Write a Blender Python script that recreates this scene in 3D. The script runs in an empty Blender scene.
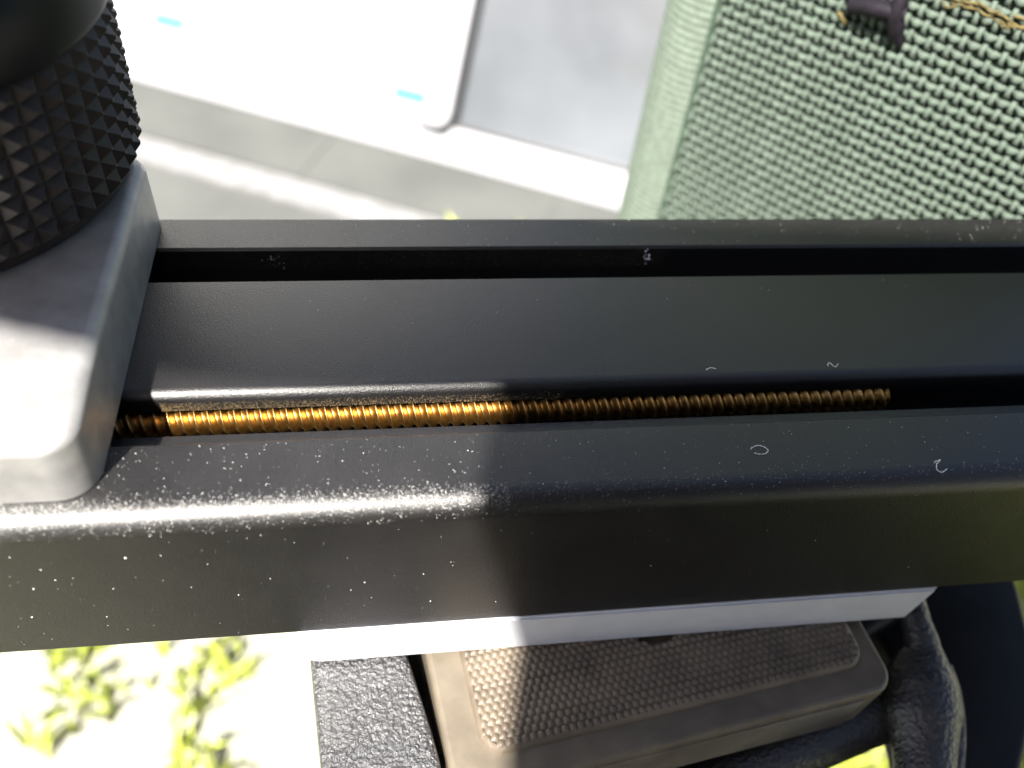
import bpy, bmesh, math, random
import numpy as np
from mathutils import Vector, Matrix, noise

S = 0.001                       # the code works in millimetres, the scene in metres
rad = math.radians
scn = bpy.context.scene
COL = scn.collection
random.seed(7); rng = np.random.default_rng(7)

# ------------------------------------------------------------------ camera, sky, sun, exposure
RXw = Vector((0.988591, -0.119312, 0.091937)); RYw = Vector((0.029373, 0.751360, 0.659238)); RZw = Vector((-0.147732, -0.649017, 0.746292))
CAM = Vector((-14.1535, -46.1312, 71.4987))
cd = bpy.data.cameras.new('camera'); cam = bpy.data.objects.new('camera', cd); COL.objects.link(cam)
m3 = Matrix((RXw, RYw, RZw)).transposed()
cam.matrix_world = Matrix.Translation(CAM * S) @ m3.to_4x4()
cd.sensor_width = 36.0; cd.lens = 850 / 1024 * 36
cd.clip_start = 0.002; cd.clip_end = 200
cd.dof.use_dof = True; cd.dof.focus_distance = 0.098; cd.dof.aperture_fstop = 29.9 / 1.8
scn.camera = cam

SUN = Vector((-0.30, -0.49, 0.82)).normalized()
w = bpy.data.worlds.new('World'); scn.world = w; w.use_nodes = True
nt = w.node_tree; bg = nt.nodes['Background']
sky = nt.nodes.new('ShaderNodeTexSky'); sky.sky_type = 'NISHITA'; sky.sun_disc = False
sky.sun_elevation = math.asin(SUN.z); sky.sun_rotation = math.atan2(SUN.x, SUN.y)
sky.air_density = 0.8; sky.dust_density = 2.0; sky.ozone_density = 0.9
nt.links.new(sky.outputs[0], bg.inputs[0]); bg.inputs[1].default_value = 0.05
sl = bpy.data.lights.new('sun', 'SUN'); sl.energy = 5.0; sl.angle = rad(1.7); sl.color = (1, 0.95, 0.88)
so = bpy.data.objects.new('sun', sl); COL.objects.link(so); so.rotation_euler = SUN.to_track_quat('Z', 'Y').to_euler(); so.location = SUN * 2
vs = scn.view_settings; vs.view_transform = 'Standard'; vs.look = 'None'; vs.gamma = 1; vs.exposure = 2.0
scn.cycles.use_denoising = True; scn.cycles.max_bounces = 8

# ------------------------------------------------------------------ helpers
def mat(name, col, rough=0.5, metal=0.0, spec=0.5, noise_s=None, noise_amt=0.25, bump=None, coat=0.0, tint=None, rough_var=0.0, sss=0):
    """Procedural material: base colour broken up by noise, optional list of bumps (feature in mm, strength, distance mm)."""
    m = bpy.data.materials.new(name); m.use_nodes = True; t = m.node_tree; b = t.nodes['Principled BSDF']
    b.inputs['Base Color'].default_value = (*col, 1); b.inputs['Roughness'].default_value = rough
    b.inputs['Metallic'].default_value = metal; b.inputs['Specular IOR Level'].default_value = spec
    b.inputs['Coat Weight'].default_value = coat
    tc = t.nodes.new('ShaderNodeTexCoord')
    if noise_s:
        n = t.nodes.new('ShaderNodeTexNoise'); n.inputs['Scale'].default_value = 1 / (noise_s * S); n.inputs['Detail'].default_value = 5
        t.links.new(tc.outputs['Object'], n.inputs['Vector'])
        r = t.nodes.new('ShaderNodeValToRGB'); e = r.color_ramp.elements
        a = 1 - noise_amt; c2 = tint or tuple(min(1, c * (1 + noise_amt)) for c in col)
        e[0].position = 0.3; e[1].position = 0.7
        e[0].color = (*[c * a for c in col], 1); e[1].color = (*c2, 1)
        t.links.new(n.outputs['Fac'], r.inputs['Fac']); t.links.new(r.outputs['Color'], b.inputs['Base Color'])
        if rough_var:
            mr = t.nodes.new('ShaderNodeMapRange'); mr.inputs['To Min'].default_value = max(0, rough - rough_var); mr.inputs['To Max'].default_value = rough + rough_var
            t.links.new(n.outputs['Fac'], mr.inputs['Value']); t.links.new(mr.outputs[0], b.inputs['Roughness'])
    prev = None
    for (feat, st, dist) in (bump or []):
        n = t.nodes.new('ShaderNodeTexNoise'); n.inputs['Scale'].default_value = 1 / (feat * S); n.inputs['Detail'].default_value = 3
        t.links.new(tc.outputs['Object'], n.inputs['Vector'])
        bp = t.nodes.new('ShaderNodeBump'); bp.inputs['Strength'].default_value = st; bp.inputs['Distance'].default_value = dist * S
        t.links.new(n.outputs['Fac'], bp.inputs['Height'])
        if prev: t.links.new(prev.outputs[0], bp.inputs['Normal'])
        prev = bp
    if prev: t.links.new(prev.outputs[0], b.inputs['Normal'])
    return m

def empty(name, loc, label, cat, group=None):
    o = bpy.data.objects.new(name, None); COL.objects.link(o); o.location = Vector(loc) * S
    o.empty_display_size = 0.01
    o['label'] = label; o['category'] = cat
    if group: o['group'] = group
    return o
def tag(o, label=None, cat=None, group=None, kind=None):
    for k, v in (('label', label), ('category', cat), ('group', group), ('kind', kind)):
        if v: o[k] = v
    return o
def link(name, me, material, parent=None):
    o = bpy.data.objects.new(name, me); COL.objects.link(o)
    if material and not me.materials: me.materials.append(material)
    if parent: o.parent = parent
    return o
def rootloc(p):
    v = Vector((0, 0, 0))
    while p: v += p.location; p = p.parent
    return v / S
def obj(name, verts, faces, material, parent=None, smooth=False, sharp=None, origin=None):
    """Link one mesh object; verts in world millimetres."""
    off = rootloc(parent); org = Vector(origin) if origin is not None else off
    v = (np.asarray(verts, float) - np.array(org)) * S
    me = bpy.data.meshes.new(name); me.from_pydata(v.tolist(), [], faces if isinstance(faces, list) else faces.tolist()); me.update()
    if smooth:
        me.shade_smooth()
        if sharp: me.set_sharp_from_angle(angle=rad(sharp))
    o = link(name, me, material, parent)
    if origin is not None: o.location = (org - off) * S
    return o
def bm_obj(name, bm, material, parent=None, smooth=True, sharp=40, origin=None):
    bmesh.ops.recalc_face_normals(bm, faces=bm.faces)
    bm.verts.index_update()
    v = [tuple(x.co) for x in bm.verts]; f = [[q.index for q in g.verts] for g in bm.faces]; bm.free()
    return obj(name, v, f, material, parent, smooth, sharp, origin)
def wn(o):
    m = o.modifiers.new('weighted', 'WEIGHTED_NORMAL'); m.weight = 100; return o
def prism(poly, z0, z1, bev=0.0, seg=3, vbev=0.0, vseg=5):
    """Upright prism over a plan polygon, vertical edges rounded by vbev, all rims by bev."""
    bm = bmesh.new(); lo = [bm.verts.new((x, y, z0)) for x, y in poly]; hi = [bm.verts.new((x, y, z1)) for x, y in poly]
    n = len(poly); bm.faces.new(lo[::-1]); bm.faces.new(hi)
    vert = []
    for i in range(n):
        bm.faces.new((lo[i], lo[(i + 1) % n], hi[(i + 1) % n], hi[i]))
    bm.edges.ensure_lookup_table()
    if vbev:
        es = [e for e in bm.edges if abs(e.verts[0].co.z - e.verts[1].co.z) > 1e-6]
        bmesh.ops.bevel(bm, geom=es, offset=vbev, segments=vseg, affect='EDGES', profile=0.5)
    if bev:
        es = [e for e in bm.edges if abs(e.verts[0].co.z - e.verts[1].co.z) < 1e-6 and len(e.link_faces) == 2
              and any(abs(f.normal.z) > 0.5 for f in e.link_faces) != all(abs(f.normal.z) > 0.5 for f in e.link_faces)]
        bm.normal_update()
        es = [e for e in bm.edges if len(e.link_faces) == 2 and sum(1 for f in e.link_faces if abs(f.normal.z) > 0.9) == 1]
        bmesh.ops.bevel(bm, geom=es, offset=bev, segments=seg, affect='EDGES', profile=0.5)
    return bm
def tube_arrays(pts, radii, sides=8, flat=(1, 1), closed=False, up=(0, 0, 1)):
    """Loft along pts; radii per point; flat = (side, up) factors."""
    P = np.asarray(pts, float); n = len(P); T = np.gradient(P, axis=0); T /= np.linalg.norm(T, axis=1)[:, None]
    u = np.array(up, float); V = []
    for i in range(n):
        a = np.cross(T[i], u); la = np.linalg.norm(a); a = a / la if la > 1e-6 else np.array([1., 0, 0]); b = np.cross(a, T[i])
        r = radii[i] if hasattr(radii, '__len__') else radii
        for k in range(sides):
            t = 2 * math.pi * k / sides
            V.append(P[i] + a * (r * flat[0] * math.cos(t)) + b * (r * flat[1] * math.sin(t)))
    F = []
    for i in range(n - 1):
        for k in range(sides):
            F.append([i * sides + k, i * sides + (k + 1) % sides, (i + 1) * sides + (k + 1) % sides, (i + 1) * sides + k])
    F.append(list(range(sides))[::-1]); F.append([(n - 1) * sides + k for k in range(sides)])
    return V, F
def lathe(cx, cy, prof, n=96):
    V = []; F = []
    for (r, z) in prof:
        for k in range(n):
            a = 2 * math.pi * k / n; V.append((cx + r * math.cos(a), cy + r * math.sin(a), z))
    for i in range(len(prof) - 1):
        for k in range(n): F.append([i * n + k, i * n + (k + 1) % n, (i + 1) * n + (k + 1) % n, (i + 1) * n + k])
    F.append(list(range(n))[::-1]); F.append([(len(prof) - 1) * n + k for k in range(n)])
    return V, F
def catmull(pts, sub=8):
    P = [np.array(p, float) for p in pts]; P = [2 * P[0] - P[1]] + P + [2 * P[-1] - P[-2]]; out = []
    for i in range(1, len(P) - 2):
        for k in range(sub):
            t = k / sub; a, b, c, d = P[i - 1:i + 3]
            out.append(0.5 * (2 * b + (c - a) * t + (2 * a - 5 * b + 4 * c - d) * t * t + (3 * b - 3 * c + d - a) * t ** 3))
    out.append(P[-2]); return np.array(out)

# ------------------------------------------------------------------ materials
M_rail = mat('black anodised aluminium', (0.0062, 0.0056, 0.0058), rough=0.39, spec=0.78, noise_s=6, noise_amt=0.2, bump=[(0.15, 1.0, 0.05), (1.1, 0.03, 0.05)], rough_var=0.05)
M_carr = mat('dark satin metal', (0.32, 0.316, 0.312), rough=0.5, metal=0.5, noise_s=3, noise_amt=0.15, bump=[(0.12, 0.2, 0.012)])
M_rubber = mat('black rubber', (0.022, 0.017, 0.016), rough=0.45, spec=0.35, noise_s=1.5, noise_amt=0.3, bump=[(0.2, 0.2, 0.02)])
M_ring = mat('smooth black plastic', (0.009, 0.009, 0.0095), rough=0.36, spec=0.16, noise_s=4, noise_amt=0.2, bump=[(0.4, 0.08, 0.02)])
M_brass = mat('brass', (0.42, 0.255, 0.085), rough=0.36, metal=1.0, noise_s=0.8, noise_amt=0.35, bump=[(0.15, 0.3, 0.02)])
M_plate = mat('pale grey metal', (0.60, 0.61, 0.66), rough=0.45, metal=0.15, noise_s=3, noise_amt=0.05, bump=[(0.3, 0.06, 0.02)])
M_wrinkle = mat('black wrinkle paint', (0.04, 0.04, 0.042), rough=0.38, spec=1.0, coat=0.5, bump=[(0.62, 1.0, 0.9), (0.3, 0.5, 0.15)], noise_s=4, noise_amt=0.1)
M_lever = mat('black textured paint', (0.012, 0.012, 0.0125), rough=0.3, spec=0.7, bump=[(0.7, 0.9, 0.4), (0.25, 0.5, 0.1)], noise_s=4, noise_amt=0.1)
M_black = mat('black painted metal', (0.008, 0.008, 0.0085), rough=0.5, spec=0.2, noise_s=5, noise_amt=0.3, bump=[(0.5, 0.25, 0.06)])
M_tray = mat('taupe plastic', (0.115, 0.096, 0.070), rough=0.5, noise_s=4, noise_amt=0.22, bump=[(0.35, 0.25, 0.04)])
M_pad = mat('brown rubber pad', (0.118, 0.094, 0.068), rough=0.5, noise_s=5, noise_amt=0.3, bump=[(0.2, 0.3, 0.03)])
M_dust = mat('white dust', (0.8, 0.79, 0.76), rough=0.8)
M_fil = mat('tan metal dust', (0.16, 0.115, 0.06), rough=0.5, metal=0.5)
M_weft = mat('pale green yarn', (0.098, 0.126, 0.102), rough=0.85, spec=0.15, noise_s=5, noise_amt=0.2, bump=[(0.22, 0.9, 0.12), (0.8, 0.3, 0.2)])
M_cloth = mat('dark green cloth', (0.035, 0.06, 0.04), rough=0.9, noise_s=2, noise_amt=0.3)
M_side = mat('green cloth', (0.125, 0.155, 0.125), rough=0.9, spec=0.1, noise_s=1.2, noise_amt=0.2, bump=[(1.0, 0.5, 0.3)])
_t = M_side.node_tree; _b = _t.nodes['Principled BSDF']; _tc = _t.nodes.new('ShaderNodeTexCoord'); _pm = None
for _ax, _pr in (('X', 1.3), ('Z', 1.5)):
    _w = _t.nodes.new('ShaderNodeTexWave'); _w.bands_direction = _ax; _w.inputs['Scale'].default_value = 0.314 / (_pr * S); _w.inputs['Distortion'].default_value = 0.6
    _t.links.new(_tc.outputs['Object'], _w.inputs['Vector'])
    _bp = _t.nodes.new('ShaderNodeBump'); _bp.inputs['Strength'].default_value = 0.9; _bp.inputs['Distance'].default_value = 0.18 * S
    _t.links.new(_w.outputs['Fac'], _bp.inputs['Height'])
    if _pm: _t.links.new(_pm.outputs[0], _bp.inputs['Normal'])
    _pm = _bp
_t.links.new(_pm.outputs[0], _b.inputs['Normal'])
M_plum = mat('plum plastic', (0.010, 0.008, 0.012), rough=0.65, spec=0.15, noise_s=2, noise_amt=0.3)
M_ochre = mat('ochre thread', (0.10, 0.078, 0.024), rough=0.8, noise_s=1, noise_amt=0.4)
M_white = mat('off white enamel', (0.30, 0.30, 0.31), rough=0.5, spec=0.3, noise_s=60, noise_amt=0.04)
M_wall = mat('white render', (0.78, 0.78, 0.77), rough=0.8, noise_s=30, noise_amt=0.04, bump=[(4, 0.3, 1)])
M_jacket = mat('dark cloth', (0.016, 0.013, 0.014), rough=0.9, noise_s=12, noise_amt=0.3)
M_skin = mat('skin', (0.45, 0.27, 0.19), rough=0.5, noise_s=8, noise_amt=0.1)
M_hair = mat('brown hair', (0.03, 0.02, 0.014), rough=0.6, noise_s=3, noise_amt=0.4)
M_cyan = mat('cyan print', (0.03, 0.19, 0.22), rough=0.9, spec=0.0)
M_seal = mat('dark rubber seal', (0.03, 0.03, 0.035), rough=0.5)
M_glass = mat('grey window glass', (0.10, 0.106, 0.112), rough=0.12, spec=0.9, noise_s=130, noise_amt=0.3)
M_pave = mat('grey concrete', (0.074, 0.077, 0.072), rough=0.85, noise_s=60, noise_amt=0.16, bump=[(3, 0.5, 1.0)])
M_kerb = mat('pale stone', (0.165, 0.165, 0.165), rough=0.85, noise_s=15, noise_amt=0.2, bump=[(3, 0.4, 0.8)])
M_soil = mat('dry pale ground', (0.32, 0.31, 0.28), rough=0.95, noise_s=40, noise_amt=0.15, tint=(0.33, 0.33, 0.24))
M_grass = mat('grass', (0.34, 0.41, 0.06), rough=0.55, noise_s=90, noise_amt=0.25, tint=(0.46, 0.50, 0.08))

# ------------------------------------------------------------------ ground
ZG = -350.0
o = obj('ground', [(-60000, -60000, ZG), (60000, -60000, ZG), (60000, 60000, ZG), (-60000, 60000, ZG)], [[0, 1, 2, 3]], M_soil); tag(o, kind='structure')
# the paved strip in front of the leaning panel: slabs laid in a row along the direction of the panel's foot
A = np.array([-231.2, 687.3, ZG]); B = np.array([172.4, 500.9, ZG]); U = (B - A) / np.linalg.norm(B - A); N = np.array([U[1], -U[0], 0.0])   # N points to the camera
def gp(a, n, z=0): q = A + U * a + N * n; return (q[0], q[1], ZG + z)
base = obj('pavement', [gp(-900, -900, 1), gp(1100, -900, 1), gp(1100, 70, 1), gp(330, 70, 1), gp(330, 240, 1), gp(-900, 240, 1)], [[5, 4, 3, 2, 1, 0]], M_soil); tag(base, kind='structure')
def slab(a0, a1, n0, n1, material, z, name):
    h = random.uniform(-.5, .5); bm = prism([gp(a0, n1)[:2], gp(a1, n1)[:2], gp(a1, n0)[:2], gp(a0, n0)[:2]], ZG + 1.5, ZG + z + h, bev=0.3, seg=1)
    return bm_obj(name, bm, material, base)
for i in range(-4, 6):
    for j in range(-5, 1):
        slab(i * 200 + .15, i * 200 + 199.85, j * 200 + 3 + 70 - 200 + 200 - 200, j * 200 + 70 - 3, M_pave, 6, 'paving_slab')
for i in range(-5, 2): slab(i * 165 + 0.1, i * 165 + 164.9, 73, 100, M_kerb, 8, 'kerb_stone')
for i in range(-5, 2): slab(i * 165 + .1, i * 165 + 164.9, 103, 236, M_pave, 6, 'paving_slab')

# grass blades round the stand
def blades(n, xr, yr, hmin, hmax, keep):
    V = []; F = []
    k = 0
    while k < n:
        x = random.uniform(*xr); y = random.uniform(*yr)
        if not keep(x, y): continue
        k += 1
        h = random.uniform(hmin, hmax); a = random.uniform(0, 2 * math.pi); l = random.uniform(0.15, 0.9) * h; wd = random.uniform(1.2, 2.6)
        dx, dy = math.cos(a), math.sin(a); b = random.uniform(0, 2 * math.pi); ex, ey = math.cos(b) * wd, math.sin(b) * wd
        i = len(V)
        V += [(x - ex, y - ey, ZG), (x + ex, y + ey, ZG), (x + dx * l * .4 + ex * .8, y + dy * l * .4 + ey * .8, ZG + h * .65), (x + dx * l * .4 - ex * .8, y + dy * l * .4 - ey * .8, ZG + h * .65), (x + dx * l, y + dy * l, ZG + h)]
        F += [[i, i + 1, i + 2, i + 3], [i + 3, i + 2, i + 4]]
    return V, F
def in_pave(x, y):
    q = np.array([x, y, 0]) - np.array([A[0], A[1], 0]); a = q @ U; n = q @ N
    return n < 75 or (a < 335 and n < 245)
def clump(x, y):
    if in_pave(x, y): return False
    v = noise.noise(Vector((x / 38, y / 38, 3.1))) + 0.5 * noise.noise(Vector((x / 15, y / 15, 7)))
    if -92 + 14 * math.sin(y * .1) < x < 150 and 50 < y < 400: return False
    return v > (0.13 if x < 150 else -0.5)
V, F = blades(42000, (-700, 800), (-650, 640), 8, 30, clump)
o = obj('grass', V, F, M_grass); tag(o, kind='stuff')

# ------------------------------------------------------------------ leaning glazed panel with the white sheet in front of it
lean = rad(30); W3 = np.array([-N[0] * math.sin(lean), -N[1] * math.sin(lean), math.cos(lean)]); NP = np.cross(W3, U) * -1
NP = np.cross(U, W3); NP = NP / np.linalg.norm(NP)
if NP @ N < 0: NP = -NP
A0 = A + np.array([0, 0, 7.0]) + N * 0
def pp(a, b, d=0): return tuple(A0 + U * a + W3 * b + NP * d)
def pbox(name, a0, a1, b0, b1, d0, d1, material, parent, bev=2.0, corner=0.0, **kw):
    bm = prism([(a0, b0), (a1, b0), (a1, b1), (a0, b1)], d0, d1, bev=bev, seg=2, vbev=corner, vseg=5)
    for v in bm.verts: v.co = Vector(pp(v.co.x, v.co.y, v.co.z))
    return bm_obj(name, bm, material, parent)
wall = prism([gp(-1500, -420)[:2], gp(130, -420)[:2], gp(130, -640)[:2], gp(-1500, -640)[:2]], ZG - 20, ZG + 1500, bev=6, seg=2)  # unseen wall added as a reflector, sized for the gleam on the rail's left
o = bm_obj('reflector_wall', wall, M_wall, None, sharp=40, origin=gp(-600, -500)); tag(o, 'unseen plain white wall added behind the window to brighten the reflection in the rail', 'wall')
win = empty('window', pp(250, 0), 'white framed window with a grey glass pane leaning back behind the green bag', 'window')
pbox('frame', -200, 900, 0, 29.5, -14, 0, M_white, win)
pbox('frame', 860, 900, 30, 420, -14, 0, M_white, win)
pbox('frame', -200, -160, 30, 420, -14, 0, M_white, win)
pbox('frame', -200, 900, 420.5, 455, -14, 0, M_white, win)
pbox('seal', -158, 858, 30, 33, -10, 1.5, M_seal, win, bev=0.8)
pbox('pane', -158, 858, 33.2, 419, -12, -5, M_glass, win, bev=0.8)
sheet = empty('board', pp(150, 20, 2), 'blank white board with two cyan dashes and a rounded corner, leaning on the window', 'board')
pbox('panel', -190, 298, 27, 330, 2, 9, M_white, sheet, bev=1.5, corner=10)
ep = [(299.6, 322), (299.6, 180), (299.4, 60), (298.8, 42), (296.4, 32), (291.5, 27.2), (284, 25.2), (272, 25.0)]
V, F = tube_arrays(catmull([pp(a, b, 5.5) for a, b in ep], 5), np.interp(np.linspace(0, 7, 36), range(8), [1.8, 2.0, 2.4, 3.0, 4.0, 4.0, 2.4, .8]), 8); obj('edge_trim', V, F, M_seal, sheet, smooth=True)
for a, b in ((262, 46), (41, 55)):
    pbox('dash', a - 14, a + 14, b - 3.6, b + 3.6, 9.1, 10.2, M_cyan, sheet, bev=0.2)

# ------------------------------------------------------------------ green woven bag behind the rail
BD = np.array([0.66, -0.7513, 0.0]); BD /= np.linalg.norm(BD); BN = np.array([BD[1], -BD[0], 0.0]); BP = np.array([85.0, 50.0, -2.6]) + np.array([3.3, 10.0, 0.0])*0
BP = CAM + (Vector((85.0, 50.0, -2.6)) - CAM) * 1.06; BP = np.array(BP)
KB = 1.06
def bp(u, v, d=0): return BP + BD * u + np.array([0, 0, v]) + BN * d
bag = empty('bag', bp(-20, ZG - BP[2], -60), 'green woven fabric bag with a rounded left edge standing behind the black rail', 'bag')
# body: plan outline with rounded corners (u, depth), extruded upright, top rounded
UL, UR, DEEP = -81.0, 12.0, -130.0
plan = [(UR, -1.0), (UL + 16, -1.0)]
rr = 16.0
side = [(UL + rr - rr * math.sin(t), -1.6 - rr + rr * math.cos(t) + 3.2 * math.sin(min(1.0, t * 1.6) * math.pi / 2) * (1 - t / 3.2)) for t in np.linspace(0.0, math.pi / 2, 14)]
plan = [(UR, -1.0)] + side + [(UL, DEEP + 10), (UL + 10, DEEP), (UR - 10, DEEP), (UR, DEEP + 10), (UR + 1.5, -4.0)]
zt = 120.0; V = []; F = []; n = len(plan)
cu = (UL + UR) / 2; cdp = DEEP / 2
levels = [(ZG - BP[2] + 1, 0.0), (zt - 14, 0.0), (zt - 7, 2.0), (zt - 2, 6.0), (zt, 13.0)]
for z, ins in levels:
    for (u, d) in plan:
        k = ins / 60
        V.append(bp(u + (cu - u) * k, z, d + (cdp - d) * k))
for i in range(len(levels) - 1):
    for k in range(n): F.append([i * n + k, i * n + (k + 1) % n, (i + 1) * n + (k + 1) % n, (i + 1) * n + k])
F.append(list(range(n))[::-1]); F.append([(len(levels) - 1) * n + k for k in range(n)])
bm = bmesh.new(); vv = [bm.verts.new(v) for v in V]
for f in F: bm.faces.new([vv[i] for i in f])
bm_obj('cloth', bm, M_side, bag, sharp=60)
# dark backing behind the yarns
bm = prism([(-63.5, -60), (UR, -60), (UR, 50), (-63.5, 50)], -0.9, -0.5)
for v in bm.verts: v.co = Vector(bp(v.co.x, v.co.y, v.co.z))
bm_obj('backing', bm, M_cloth, bag, smooth=False)
# plain weave: thick wefts over thin warps, every yarn a part
PU, PV = 1.50 * KB, 1.92 * KB; U0, U1, V0, V1 = -62.6, UR, -52.0, 46.0
nu = int((U1 - U0) / PU); nv = int((V1 - V0) / PV); amp = 0.52
ex, ey, ez = Vector(BD), Vector((0, 0, 1)), Vector(BN)
def flat_cos(x, p): c = math.cos(x); return math.copysign(abs(c) ** p, c)
def yarn_mesh(kind, par, seed=0):
    jr = np.random.default_rng(seed); ph = jr.uniform(0, 6, 4)
    def wob(t, a): return a * (math.sin(t * 0.55 + ph[0]) + 0.7 * math.sin(t * 1.31 + ph[1])) + jr.normal(0, a * 0.5)
    if kind == 'warp':
        ts = np.linspace(0, nv * PV, nv * 6 + 1); pts = [(wob(t, .05), t, (amp + .1) * flat_cos(math.pi * t / PV + math.pi * par, .55) + wob(t, .03)) for t in ts]
        V, F = tube_arrays(pts, [0.43 + jr.normal(0, .02) for t in ts], 8, flat=(1.0, 0.85), up=(0, 0, 1))
    else:
        ts = np.linspace(0, nu * PU, nu * 6 + 1); pts = [(t, wob(t, .05), -amp * flat_cos(math.pi * t / PU + math.pi * par, 1.25) + wob(t, .03)) for t in ts]
        rr = [0.42 + (0.27 + jr.normal(0, .03)) * max(0, -math.cos(math.pi * t / PU + math.pi * par)) ** 1.3 for t in ts]
        V, F = tube_arrays(pts, rr, 8, flat=(1.0, 0.62), up=(0, 0, 1))
    B3 = np.array([BD, [0, 0, 1], BN]); V = (np.array(V) @ B3) * S
    me = bpy.data.meshes.new(kind + '_yarn'); me.from_pydata(V.tolist(), [], F); me.shade_smooth(); me.materials.append(M_weft); return me
loc0 = rootloc(bag)
WM = [yarn_mesh('warp', k % 2, k) for k in range(8)]; FM = [yarn_mesh('weft', k % 2, 20 + k) for k in range(8)]
for i in range(nu + 1):
    o = link('warp_yarn', WM[i % 2 + 2 * random.randrange(4)], None, bag); o.location = (Vector(bp(U0 + i * PU + random.uniform(-.06, .06), V0, 0.35)) - loc0) * S
for j in range(nv + 1):
    o = link('weft_yarn', FM[j % 2 + 2 * random.randrange(4)], None, bag); o.location = (Vector(bp(U0, V0 + j * PV + random.uniform(-.09, .09), 0.35)) - loc0) * S
# seam cord between the woven face and the rounded side
V, F = tube_arrays([bp(-64.2, z, -0.9) for z in np.linspace(-60, 50, 60)], 0.8, 8); obj('seam', V, F, M_cloth, bag, smooth=True)
# plum strap end with its loop and the ochre stitching by the top of the picture
pts = catmull([bp(-39.5, 20.4, 1.2), bp(-37, 21.6, 2.4), bp(-34, 22.2, 2.6), bp(-31, 22.6, 1.8)], 6)
V, F = tube_arrays(pts, 1.75, 12, flat=(1.0, .8)); st = obj('strap', V, F, M_plum, bag, smooth=True, sharp=50)
pts = catmull([bp(-32.6, 27, 1.6), bp(-32.2, 23, 2.9), bp(-31.2, 19.6, 2.0), bp(-29.8, 17.2, 0.9)], 6)
V, F = tube_arrays(pts, [1.3] * (len(pts) - 6) + [1.15, 1.0, .9, .8, .65, .5], 10, up=(1, 0, 0)); obj('strap_loop', V, F, M_plum, bag, smooth=True, sharp=50)
for s in range(9):
    for q in range(3):
        u0 = -27 + s * 2.6 + random.uniform(-.8, .8); v0 = 26.3 + s * 0.12 + random.uniform(-.9, .9)
        pts = catmull([bp(u0, v0, 0.6), bp(u0 + 1.0, v0 + random.uniform(-.5, .5), 1.3), bp(u0 + 2.2, v0 + random.uniform(-.5, .5), 1.3), bp(u0 + 3.0, v0 + random.uniform(-.6, .6), 0.5)], 4)
        V, F = tube_arrays(pts, random.uniform(.12, .26), 5); obj('stitch', V, F, M_ochre, bag, smooth=True)
for q in range(4):
    u0 = -41.6 + random.uniform(-.4, .4); v0 = 17.8 + random.uniform(-.5, .5)
    pts = catmull([bp(u0, v0, 0.6), bp(u0 + .6, v0 + .4, 1.3), bp(u0 + 1.3, v0 + .1, 1.3), bp(u0 + 1.9, v0 - .5, 0.6)], 4)
    V, F = tube_arrays(pts, .3, 6); obj('stitch', V, F, M_ochre, bag, smooth=True)

# ------------------------------------------------------------------ the black rail and its brass screw
XL, XR = -128.0, 104.0
rail = empty('rail', (0, 23, -25.3), 'long black anodised rail with two slots and a brass screw, dusty along its front edge', 'slide rail')
def arc(cx, cz, r, a0, a1, n): return [(cx + r * math.cos(rad(a)), cz + r * math.sin(rad(a))) for a in np.linspace(a0, a1, n)]
prof = [(0, -25.3 + .4), (0, -2.5)] + arc(2.5, -2.5, 2.5, 180, 90, 9)[1:] + [(9.2, 0), (9.5, -0.3), (9.5, -3.3), (12.9, -3.3), (12.9, -9.5), (19.5, -9.5), (19.5, -2.65), (15.9, -2.65), (15.7, -2.45), (15.7, -0.95)] + arc(17.0, -1.25, 1.3, 167, 90, 5)[1:] + \
       [(33.7, 0), (34.0, -0.3), (34.0, -6.0), (39.8, -6.0), (39.8, -0.35), (40.1, 0), (45.7, 0), (46.3, -0.5), (46.3, -24.9), (45.9, -25.3), (0.4, -25.3)]
bm = bmesh.new(); xs = [XL, XL + .5, XR - .5, XR]
rows = []
for x in xs:
    rows.append([bm.verts.new((x, y, z)) for y, z in prof])
for a, b in zip(rows[:-1], rows[1:]):
    for k in range(len(prof)): bm.faces.new((a[k], a[(k + 1) % len(prof)], b[(k + 1) % len(prof)], b[k]))
bm.faces.new(rows[0]); bm.faces.new(rows[-1][::-1])
bm_obj('body', bm, M_rail, rail, sharp=30)
# lead screw: helical thread
PITCH, RM, RN = 1.40, 2.25, 1.42
x0, x1 = -100.0, 47.6; per = 14; na = 48
nx = int((x1 - x0) / PITCH * per); V = []; F = []
def thr(f):                                       # rounded trapezoid thread profile, f in 0..1
    f = f % 1.0; t = abs(f - 0.5) * 2             # 1 at the root, 0 at the crest
    k = 1 - max(0, 1 - t / 1.0) ** 1.35
    return RM + (RN - RM) * k
for i in range(nx + 1):
    x = x0 + (x1 - x0) * i / nx; f = (x - x0) / (x1 - x0)
    cy, cz = 16.5, -4.93
    for k in range(na):
        a = 2 * math.pi * k / na; r = thr(x / PITCH - 2 * k / na)
        if i == nx: r = min(r, RN + .25)
        V.append((x, cy + r * math.cos(a), cz + r * math.sin(a)))
for i in range(nx):
    for k in range(na): F.append([i * na + k, i * na + (k + 1) % na, (i + 1) * na + (k + 1) % na, (i + 1) * na + k])
F.append(list(range(na))); F.append([nx * na + k for k in range(na)][::-1])
obj('screw', V, F, M_brass, rail, smooth=True)

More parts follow.
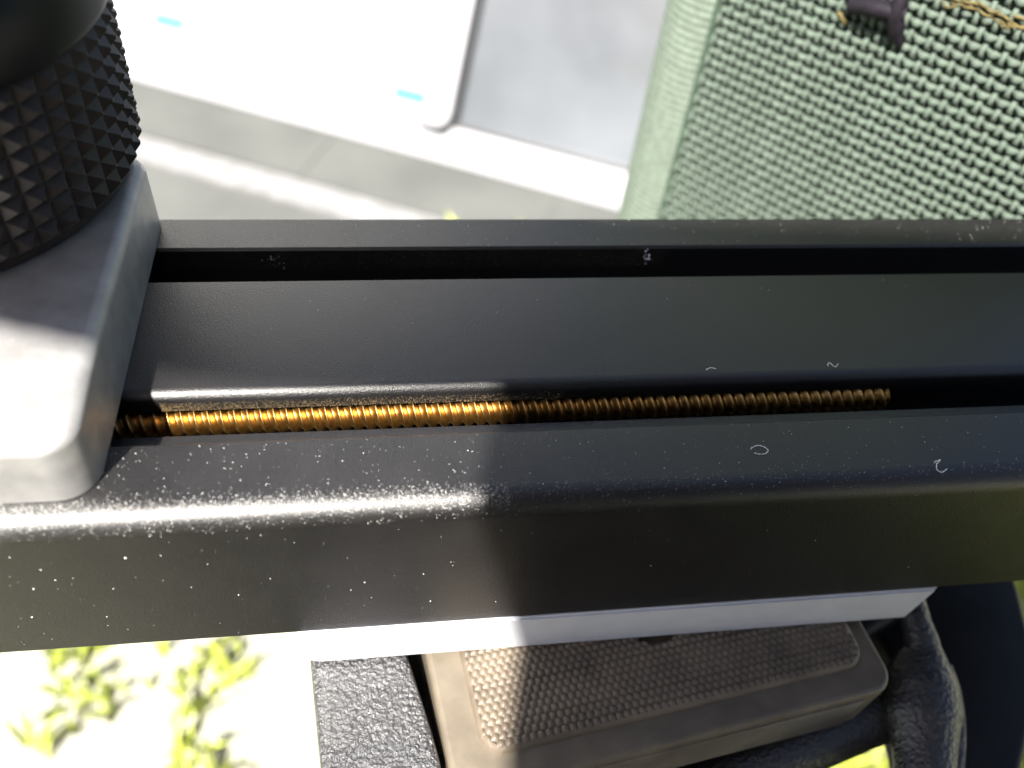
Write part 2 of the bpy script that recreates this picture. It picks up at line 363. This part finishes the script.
# ------------------------------------------------------------------ carriage and knob
car = empty('carriage', (-80, 25, 0), 'dark satin metal carriage block on the left of the black rail under the knob', 'carriage')
bm = prism([(-122, 2.9), (-41.6, 2.9), (-41.6, 47.2), (-122, 47.2)], 0.15, 9.4, vbev=3.6, vseg=8)
bm.normal_update()
es = [e for e in bm.edges if len(e.link_faces) == 2 and sum(1 for f in e.link_faces if f.normal.z > 0.9) == 1]
bmesh.ops.bevel(bm, geom=es, offset=1.5, segments=5, affect='EDGES', profile=0.5)
bmesh.ops.bisect_plane(bm, geom=bm.verts[:] + bm.edges[:] + bm.faces[:], plane_co=(0, 22, 0), plane_no=(0, 1, 0))
for yy in (19, 16, 13, 10.5, 8.5, 7, 5.8):
    bmesh.ops.bisect_plane(bm, geom=bm.verts[:] + bm.edges[:] + bm.faces[:], plane_co=(0, yy, 0), plane_no=(0, 1, 0))
for v in bm.verts:                                   # the top rolls down softly to the front
    if v.co.z > 5 and v.co.y < 22: v.co.z -= 1.5 * ((22 - v.co.y) / 19) ** 2 * (v.co.z - 5) / 4.4
bm_obj('block', bm, M_carr, car, sharp=35)
KX, KY = -65.3, 43.0
knob = empty('knob', (KX, KY, 9.4), 'large round black knob with a pyramid textured grip standing on the carriage', 'knob')
V, F = lathe(KX, KY, [(21.6, 9.45), (22.3, 9.8), (22.8, 11.6), (22.8, 28.6)], 120); obj('core', V, F, M_rubber, knob, smooth=True, sharp=30)
nc, nr = 58, 8; z0k, z1k = 11.2, 28.3; V = []; F = []
def rk(z): return 22.9 + 0.6 * (z - z0k) / (z1k - z0k)
for j in range(nr + 1):
    z = z0k + (z1k - z0k) * j / nr
    for i in range(nc):
        a = 2 * math.pi * i / nc; V.append((KX + rk(z) * math.cos(a), KY + rk(z) * math.sin(a), z))
bs = len(V)
for j in range(nr):
    z = z0k + (z1k - z0k) * (j + .5) / nr
    for i in range(nc):
        a = 2 * math.pi * (i + .5) / nc
        c = len(V); h = 0.06
        for (du, dz) in ((-h, -h), (h, -h), (h, h), (-h, h)):
            aa = a + du * 2 * math.pi / nc; zz = z + dz * (z1k - z0k) / nr; r = rk(z) + 0.95
            V.append((KX + r * math.cos(aa), KY + r * math.sin(aa), zz))
        q = [j * nc + i, j * nc + (i + 1) % nc, (j + 1) * nc + (i + 1) % nc, (j + 1) * nc + i]
        for s in range(4): F.append([q[s], q[(s + 1) % 4], c + (s + 1) % 4, c + s])
        F.append([c, c + 1, c + 2, c + 3])
obj('grip', V, F, M_rubber, knob)
V, F = lathe(KX, KY, [(23.3, 28.65), (24.4, 28.9), (24.5, 29.6), (23.9, 33.8), (23.2, 35.2), (22.0, 36.0), (20.2, 36.2), (19.4, 35.4), (18.0, 34.9), (4, 34.6)], 120); obj('top_ring', V, F, M_ring, knob, smooth=True, sharp=50)

# ------------------------------------------------------------------ plate under the rail
bm = prism([(-25.2, 0.12), (57.4, 0.12), (57.4, 45), (-25.2, 45)], -33.4, -25.32, bev=0.35, seg=2)
bm.free()
V = []; outl = [(-25.2, -25.32), (-25.2, -31.2)] + arc(-22.9, -31.1, 2.3, 180, 270, 6)[1:] + [(56.6, -33.4), (57.5, -25.32)]
bm = bmesh.new(); fr = [bm.verts.new((x, -0.25, z)) for x, z in outl]; bk = [bm.verts.new((x, 45.5, z)) for x, z in outl]; n = len(outl)
bm.faces.new(fr); bm.faces.new(bk[::-1])
for k in range(n): bm.faces.new((fr[k], bk[k], bk[(k + 1) % n], fr[(k + 1) % n]))
bm.normal_update()
es = [e for e in bm.edges if all(abs(v.co.y + 0.25) < 1e-6 for v in e.verts)]
bmesh.ops.bevel(bm, geom=es, offset=0.3, segments=2, affect='EDGES')
o = bm_obj('mounting_plate', bm, M_plate, None, sharp=35, origin=(16, 22, -33.4))
tag(o, 'pale grey metal mounting plate screwed under the black rail, above the brown pad', 'plate')

# ------------------------------------------------------------------ tripod head: tray, pad, corner block, lever, arm, bar, column
head = empty('tripod_head', (25, 20, ZG), 'tripod head with a taupe tray, dimpled brown pad and black lever under the mounting plate', 'tripod')
TH = rad(8.0); TO = np.array([-7.5, -17.5]); TU = np.array([math.cos(TH), math.sin(TH)]); TV = np.array([-math.sin(TH), math.cos(TH)])
def tp(u, v): q = TO + TU * u + TV * v; return (q[0], q[1])
bm = prism([tp(0, 0), tp(60.6, 0), tp(60.6, 52), tp(0, 52)], -46, -34.9, bev=0.9, seg=3, vbev=3.2, vseg=6); tray = wn(bm_obj('tray', bm, M_tray, head, sharp=180))
for k in range(9):                                   # moulded lines along the tray's front face
    z = -36.9 - k * 1.0
    V, F = tube_arrays([(*tp(3.6, -0.02), z), (*tp(30, -0.02), z), (*tp(55.8, -0.02), z)], 0.33, 6); obj('rib', V, F, M_tray, tray, smooth=True)
# pad: height field of hexagonally packed pips with a round screw hole
pu0, pu1, pv0, pv1 = 4.3, 57.6, 3.6, 46.0
def pip(u, v):
    a, b = 1.02, 0.92
    j = round(v / b); best = 9
    for jj in (j - 1, j, j + 1):
        ox = (jj % 2) * a / 2; i = round((u - ox) / a); d = ((u - ox - i * a) / 0.52) ** 2 + ((v - jj * b) / 0.55) ** 2; best = min(best, d)
    return 0.42 * max(0.0, 1 - best) ** 0.6
hx, hy, hr = 20.6, 2.6, 3.7
du = 0.17; us = np.arange(pu0, pu1 + 1e-6, du); vsx = np.concatenate([np.arange(pv0, 23.0, du), np.arange(23.0, pv1 + .01, 1.0)])
cr = 3.0
V = []; F = []; idx = {}
for j, v in enumerate(vsx):
    for i, u in enumerate(us):
        x, y = tp(u, v); z = -33.85 + (pip(u, v) if v < 23 else 0)
        e = min(u - pu0, pu1 - u, v - pv0)
        # rounded corners at the front
        if v < pv0 + cr and (u < pu0 + cr or u > pu1 - cr):
            ccx = pu0 + cr if u < pu0 + cr else pu1 - cr; d = math.hypot(u - ccx, v - pv0 - cr); e = min(e, cr - d)
        if e < 0.45: z = min(z, -33.85 + (e - 0.45) * 0.6)
        if e < 0.06: z = -35.2
        if (x - hx) ** 2 + (y - hy) ** 2 < hr * hr: z = -39.0
        V.append((x, y, z))
nU = len(us)
for j in range(len(vsx) - 1):
    for i in range(nU - 1): F.append([j * nU + i, j * nU + i + 1, (j + 1) * nU + i + 1, (j + 1) * nU + i])
obj('pad', V, F, M_pad, head, smooth=True, sharp=65)
bm = prism([(-26.0, 10), (-14.6, 10), (-8.1, -14.6), (-13.0, -17.0), (-22.4, -19.5)], -56, -34.2, bev=1.3, seg=2, vbev=1.6, vseg=2)
cb = bm_obj('corner_block', bm, M_wrinkle, head, sharp=180)
sm = cb.modifiers.new('round', 'SUBSURF'); sm.levels = 3; sm.render_levels = 3
pts = catmull([(61.8, 5, -38.5), (62.0, 1.5, -39.5), (62.2, -1.5, -41), (61.2, -5.5, -43), (60.2, -9.5, -44.5), (59.0, -14.5, -46), (56.5, -22, -48)], 6)
ctl = [2.4, 2.2, 2.7, 5.0, 5.4, 4.2, 3.6]; rr = np.interp(np.linspace(0, 6, len(pts)), range(7), ctl)
V, F = tube_arrays(pts, rr, 24, flat=(1.05, .8)); obj('lever', V, F, M_lever, head, smooth=True, sharp=60)
V, F = tube_arrays(catmull([(66.2, -3.5, -44), (66.4, -7, -45), (65.4, -12, -46.5), (62.5, -19, -48.5)], 6), 1.3, 12); obj('lever_rim', V, F, M_lever, head, smooth=True)
arm_o = [(58, 34), (96, 34), (92.6, 20), (90.4, 10.4), (87.8, 2), (82.2, -9), (75.0, -17.5), (67, -26), (62.4, -21), (64.5, -8), (62, 4), (58, 12)]
bm = prism(arm_o, -66, -50, bev=1.2, seg=3); bm_obj('side_arm', bm, M_black, head, sharp=35)
V, F = tube_arrays([(16, -18.6, -51.5), (36, -12.6, -50.2), (52, -8.6, -49.2), (64, -6, -48.8)], 4.2, 20); obj('cross_bar', V, F, M_lever, head, smooth=True, sharp=60)
bm = prism([(-24, 8), (-16, -15), (-4, -16.5), (30, -9), (70, 8), (70, 42), (-24, 42)], -70, -46.05, bev=1.5); bm_obj('clamp_body', bm, M_black, head)
V, F = lathe(25, 24, [(16, -150), (16, -110), (20, -100), (22, -85), (20, -70.1)], 48); obj('ball_housing', V, F, M_black, head, smooth=True, sharp=40)
V, F = lathe(25, 24, [(60, ZG + .5), (60, ZG + 8), (14, ZG + 14), (13, -150.1)], 48); obj('column', V, F, M_black, head, smooth=True, sharp=40)

# ------------------------------------------------------------------ the phone that takes the picture: its shade falls on the right of the rail
ph = empty('phone', CAM + RZw * 7 + RXw * 50, 'black phone held level above the rail, out of the picture', 'phone')
def phone_part(name, x0, x1, y0, y1, d0, d1, material, corner, bev=0.8):
    bm = prism([(x0, y0), (x1, y0), (x1, y1), (x0, y1)], d0, d1, bev=bev, seg=3, vbev=corner, vseg=6)
    for v in bm.verts: v.co = CAM + RXw * v.co.x + RYw * v.co.y + RZw * v.co.z
    return bm_obj(name, bm, material, ph)
phone_part('shell', -18.5, 128, -36, 43, 3, 11.5, M_ring, 9)
phone_part('screen', -4, 114, -32, 39, 11.55, 11.9, M_glass, 1, 0.1)

# ------------------------------------------------------------------ the person holding the phone, kneeling in front of the rail (behind the camera)
def rel(x, y, z): return CAM + RXw * x + RYw * y + RZw * z
def skin(name, joints, bones, material, parent, root=0, sub=2):
    """One continuous surface grown over a skeleton: joints = (point, radius)."""
    off = rootloc(parent); me = bpy.data.meshes.new(name)
    me.from_pydata([tuple((Vector(p) - off) * S) for p, r in joints], bones, [])
    o = bpy.data.objects.new(name, me); COL.objects.link(o); o.parent = parent
    m = o.modifiers.new('skin', 'SKIN'); m.use_smooth_shade = True
    for i, (p, r) in enumerate(joints):
        d = me.skin_vertices[0].data[i]; d.radius = (r * S, r * S); d.use_root = (i == root)
    sb = o.modifiers.new('smooth', 'SUBSURF'); sb.levels = sub; sb.render_levels = sub
    me.materials.append(material); return o
per = empty('person', (90, -470, ZG), 'person in dark clothes kneeling and holding a black phone, out of the picture', 'person')
J = [((110, -570, -60), 150), ((85, -480, 90), 150), ((62, -390, 215), 140), ((110, -335, 290), 80), ((125, -295, 345), 55),
     ((-105, -390, 205), 70), ((-165, -330, 40), 52), ((-150, -190, 120), 36),
     ((225, -395, 215), 70), ((290, -300, 40), 52), ((215, -150, 60), 36),
     ((10, -420, -190), 120), ((-95, -125, -270), 120), ((-10, -560, -300), 60), ((-10, -760, -310), 45),
     ((190, -420, -190), 120), ((150, -110, -270), 112), ((220, -560, -300), 60), ((220, -760, -310), 45)]
Bn = [(0, 1), (1, 2), (2, 3), (3, 4), (2, 5), (5, 6), (6, 7), (2, 8), (8, 9), (9, 10), (0, 11), (11, 12), (12, 13), (13, 14), (0, 15), (15, 16), (16, 17), (17, 18)]
skin('clothes', J, Bn, M_jacket, per)
hc = rel(165, 110, 385)
bm = bmesh.new(); bmesh.ops.create_uvsphere(bm, u_segments=32, v_segments=20, radius=1)
down = (CAM - hc).normalized()                       # the face looks at the phone
fx = RXw; fy = down; fz = fx.cross(fy).normalized()
for v in bm.verts:
    c = v.co.copy(); x, y, z = c.x * 76, c.y * 96, c.z * 112
    if z < -30: x *= 1 + (z + 30) / 300; 
    if y > 40: y -= 8 * math.exp(-(z / 25) ** 2) * (1 - abs(c.x)); y += 22 * math.exp(-((z + 18) / 14) ** 2 - (x / 12) ** 2)
    if y > 40: y -= 7 * math.exp(-((z - 8) / 12) ** 2 - ((abs(x) - 30) / 14) ** 2); y += 5 * math.exp(-((z + 52) / 7) ** 2 - (x / 24) ** 2)
    v.co = hc + fx * x + fy * y + fz * z
bm_obj('head', bm, M_skin, per, sharp=180)
bm = bmesh.new(); bmesh.ops.create_uvsphere(bm, u_segments=32, v_segments=20, radius=1)
for v in bm.verts:
    c = v.co; x, y, z = c.x * 84, c.y * 100 - 9, c.z * 116 + 8
    if y > 40 and z < 60: y = 30
    v.co = hc + fx * x + fy * y + fz * z
bm_obj('hair', bm, M_hair, per, sharp=180)
# left hand: palm above the phone's left end, four fingers curling over its top edge, thumb along its end
HJ = [(rel(-120, 82, 84), 27), (rel(-92, 61, 36), 30), (rel(-73, 49, 14), 27),
      (rel(-50, 26, 8), 10.5), (rel(-32, 24.5, 2.5), 9.5), (rel(-11, 24, 0), 8.5),
      (rel(-52, 45, 12), 12.5), (rel(-30, 43, 8), 11.5), (rel(-9, 39, 2), 9.5),
      (rel(-56, 66, 16), 11.5), (rel(-34, 64, 13), 10.5), (rel(-11, 57, 8), 9),
      (rel(-62, 82, 22), 9.5), (rel(-44, 80, 20), 8.5), (rel(-24, 72, 15), 7),
      (rel(-78, 46, 34), 13), (rel(-58, 43, 30), 10.5), (rel(-32, 39, 24), 9)]
HB = [(0, 1), (1, 2), (2, 3), (3, 4), (4, 5), (2, 6), (6, 7), (7, 8), (2, 9), (9, 10), (10, 11), (2, 12), (12, 13), (13, 14), (1, 15), (15, 16), (16, 17)]
skin('hand', HJ, HB, M_skin, per)
# right hand: round the phone's right end
HJ = [(rel(196, -20, 60), 27), (rel(170, -10, 34), 30), (rel(148, 0, 18), 26),
      (rel(134, 22, 10), 10.5), (rel(124, 26, 0), 9.5), (rel(108, 24, -4), 8),
      (rel(134, 8, 6), 11), (rel(124, 8, -4), 10), (rel(106, 8, -5), 8.5),
      (rel(136, -8, 8), 10.5), (rel(124, -9, -3), 9.5), (rel(108, -9, -5), 8),
      (rel(138, -22, 10), 9.5), (rel(126, -25, 0), 8.5), (rel(112, -25, -4), 7),
      (rel(152, 10, 30), 13), (rel(132, 14, 24), 10.5), (rel(112, 8, 20), 9)]
skin('hand', HJ, HB, M_skin, per)

# ------------------------------------------------------------------ dust and lint on the rail, with specks for the bevel glint
octv = np.array([(1, 0, 0), (-1, 0, 0), (0, 1, 0), (0, -1, 0), (0, 0, 1), (0, 0, -1)], float)
octf = [(0, 2, 4), (2, 1, 4), (1, 3, 4), (3, 0, 4), (2, 0, 5), (1, 2, 5), (3, 1, 5), (0, 3, 5)]
DV = []; DF = []
def speck(p, r):
    b = len(DV); q = rng.uniform(.5, 1.0, 3) * r
    DV.extend((np.array(p) + octv * q).tolist()); DF.extend([[b + i for i in f] for f in octf])
def surf(y):                                          # height of the rail's front roll at depth y
    return 0.0 if y >= 2.5 else -2.5 + math.sqrt(max(0, 2.5 ** 2 - (2.5 - y) ** 2))
def rs(a=0.028, b=0.085): return a + (b - a) * random.random() ** 3
for _ in range(4000):  # bevel dust, thinned to the right where the phone's shade falls
    x = -52 + 110 * random.random() ** 4; y = abs(random.gauss(1.7, 0.7))
    if y > 9: continue
    speck((x, y, surf(y)), rs(.02, .06))
for _ in range(480):
    x = -43 + 120 * random.random() ** 1.7; speck((x, random.uniform(2.5, 9.2), 0), rs())
for _ in range(230):
    x = random.uniform(-42, 90); speck((x, random.uniform(17.5, 33.6), 0), rs(.03, .08))
for _ in range(320):
    x = random.uniform(-42, 90); speck((x, random.uniform(40.2, 45.6), 0), rs(.03, .09))
for _ in range(170):
    x = -60 + 120 * random.random() ** 1.7; speck((x, 0, random.uniform(-25, -3)), rs(.03, .10))
for x, z in ((-52, -17), (-50, -11), (-47.5, -9.5), (-40, -6), (-30.5, -15), (-17, -14)): speck((x, 0, z), random.uniform(.1, .18))
for _ in range(260):
    speck((random.uniform(-75, -43), random.uniform(6, 46), 9.4), rs(.03, .09))
for _ in range(5000):  # extra white specks on the left bevel broaden its sunlit glint
    x = -54 + 52 * random.random() ** 1.2; y = abs(random.gauss(1.5, 0.7)); speck((x, y, surf(y)), rs(.025, .075))
for q in range(14): speck((21.5 + random.gauss(0, .35), 39.75, -1.6 + random.gauss(0, .7)), rs(.12, .3))
for q in range(26): speck((-27.5 + random.gauss(0, .9), 39.78, -1.6 + random.gauss(0, .6)), rs(.04, .1))
for _ in range(60): speck((random.uniform(-20, 55), -0.25, random.uniform(-33, -26)), rs(.03, .07))
o = obj('dust', DV, DF, M_dust); tag(o, kind='stuff')
DV, DF = [], []
for _ in range(4200):
    x = -38 + 44 * random.random() ** 1.5; z = -0.95 - 1.45 * random.random() ** 0.55; speck((x, 15.7, z), rs(.03, .09))
for _ in range(6500):
    x = random.uniform(-41, 24); speck((x, 39.8, random.uniform(-3.4, -.5)), rs(.025, .06))
o = obj('metal_filings', DV, DF, M_fil); tag(o, kind='stuff')
lint = [([(25.0, 5.6), (25.9, 6.0), (26.8, 5.7), (26.9, 5.1), (26.1, 4.8), (25.3, 5.0)], 'curled white lint fibre on the front strip below the screw'),
        ([(45.4, 2.7), (46.4, 3.0), (45.8, 2.5), (45.5, 1.9), (45.9, 1.5), (46.7, 1.8)], 'hook shaped white lint fibre near the right end of the front edge'),
        ([(23.2, 17.3), (23.9, 17.6), (24.6, 17.4)], 'tiny flat white lint fibre on the slot edge above the middle of the screw'),
        ([(38.6, 17.4), (39.0, 17.9), (39.5, 17.2), (40.1, 17.7)], 'short kinked white lint fibre on the slot edge above the end of the screw')]
for pl, lab in lint:
    pts = catmull([(x, y, surf(y) + 0.06) for x, y in pl], 6); V, F = tube_arrays(pts + np.random.default_rng(3).normal(0, .03, pts.shape) * (1, 1, 0), [0.028 + 0.03 * abs(math.sin(q * .9)) for q in range(len(pts))], 5); o = obj('lint', V, F, M_dust, None, smooth=True, origin=(*pl[0], 0)); tag(o, lab, 'lint', 'lint fibres on the rail')
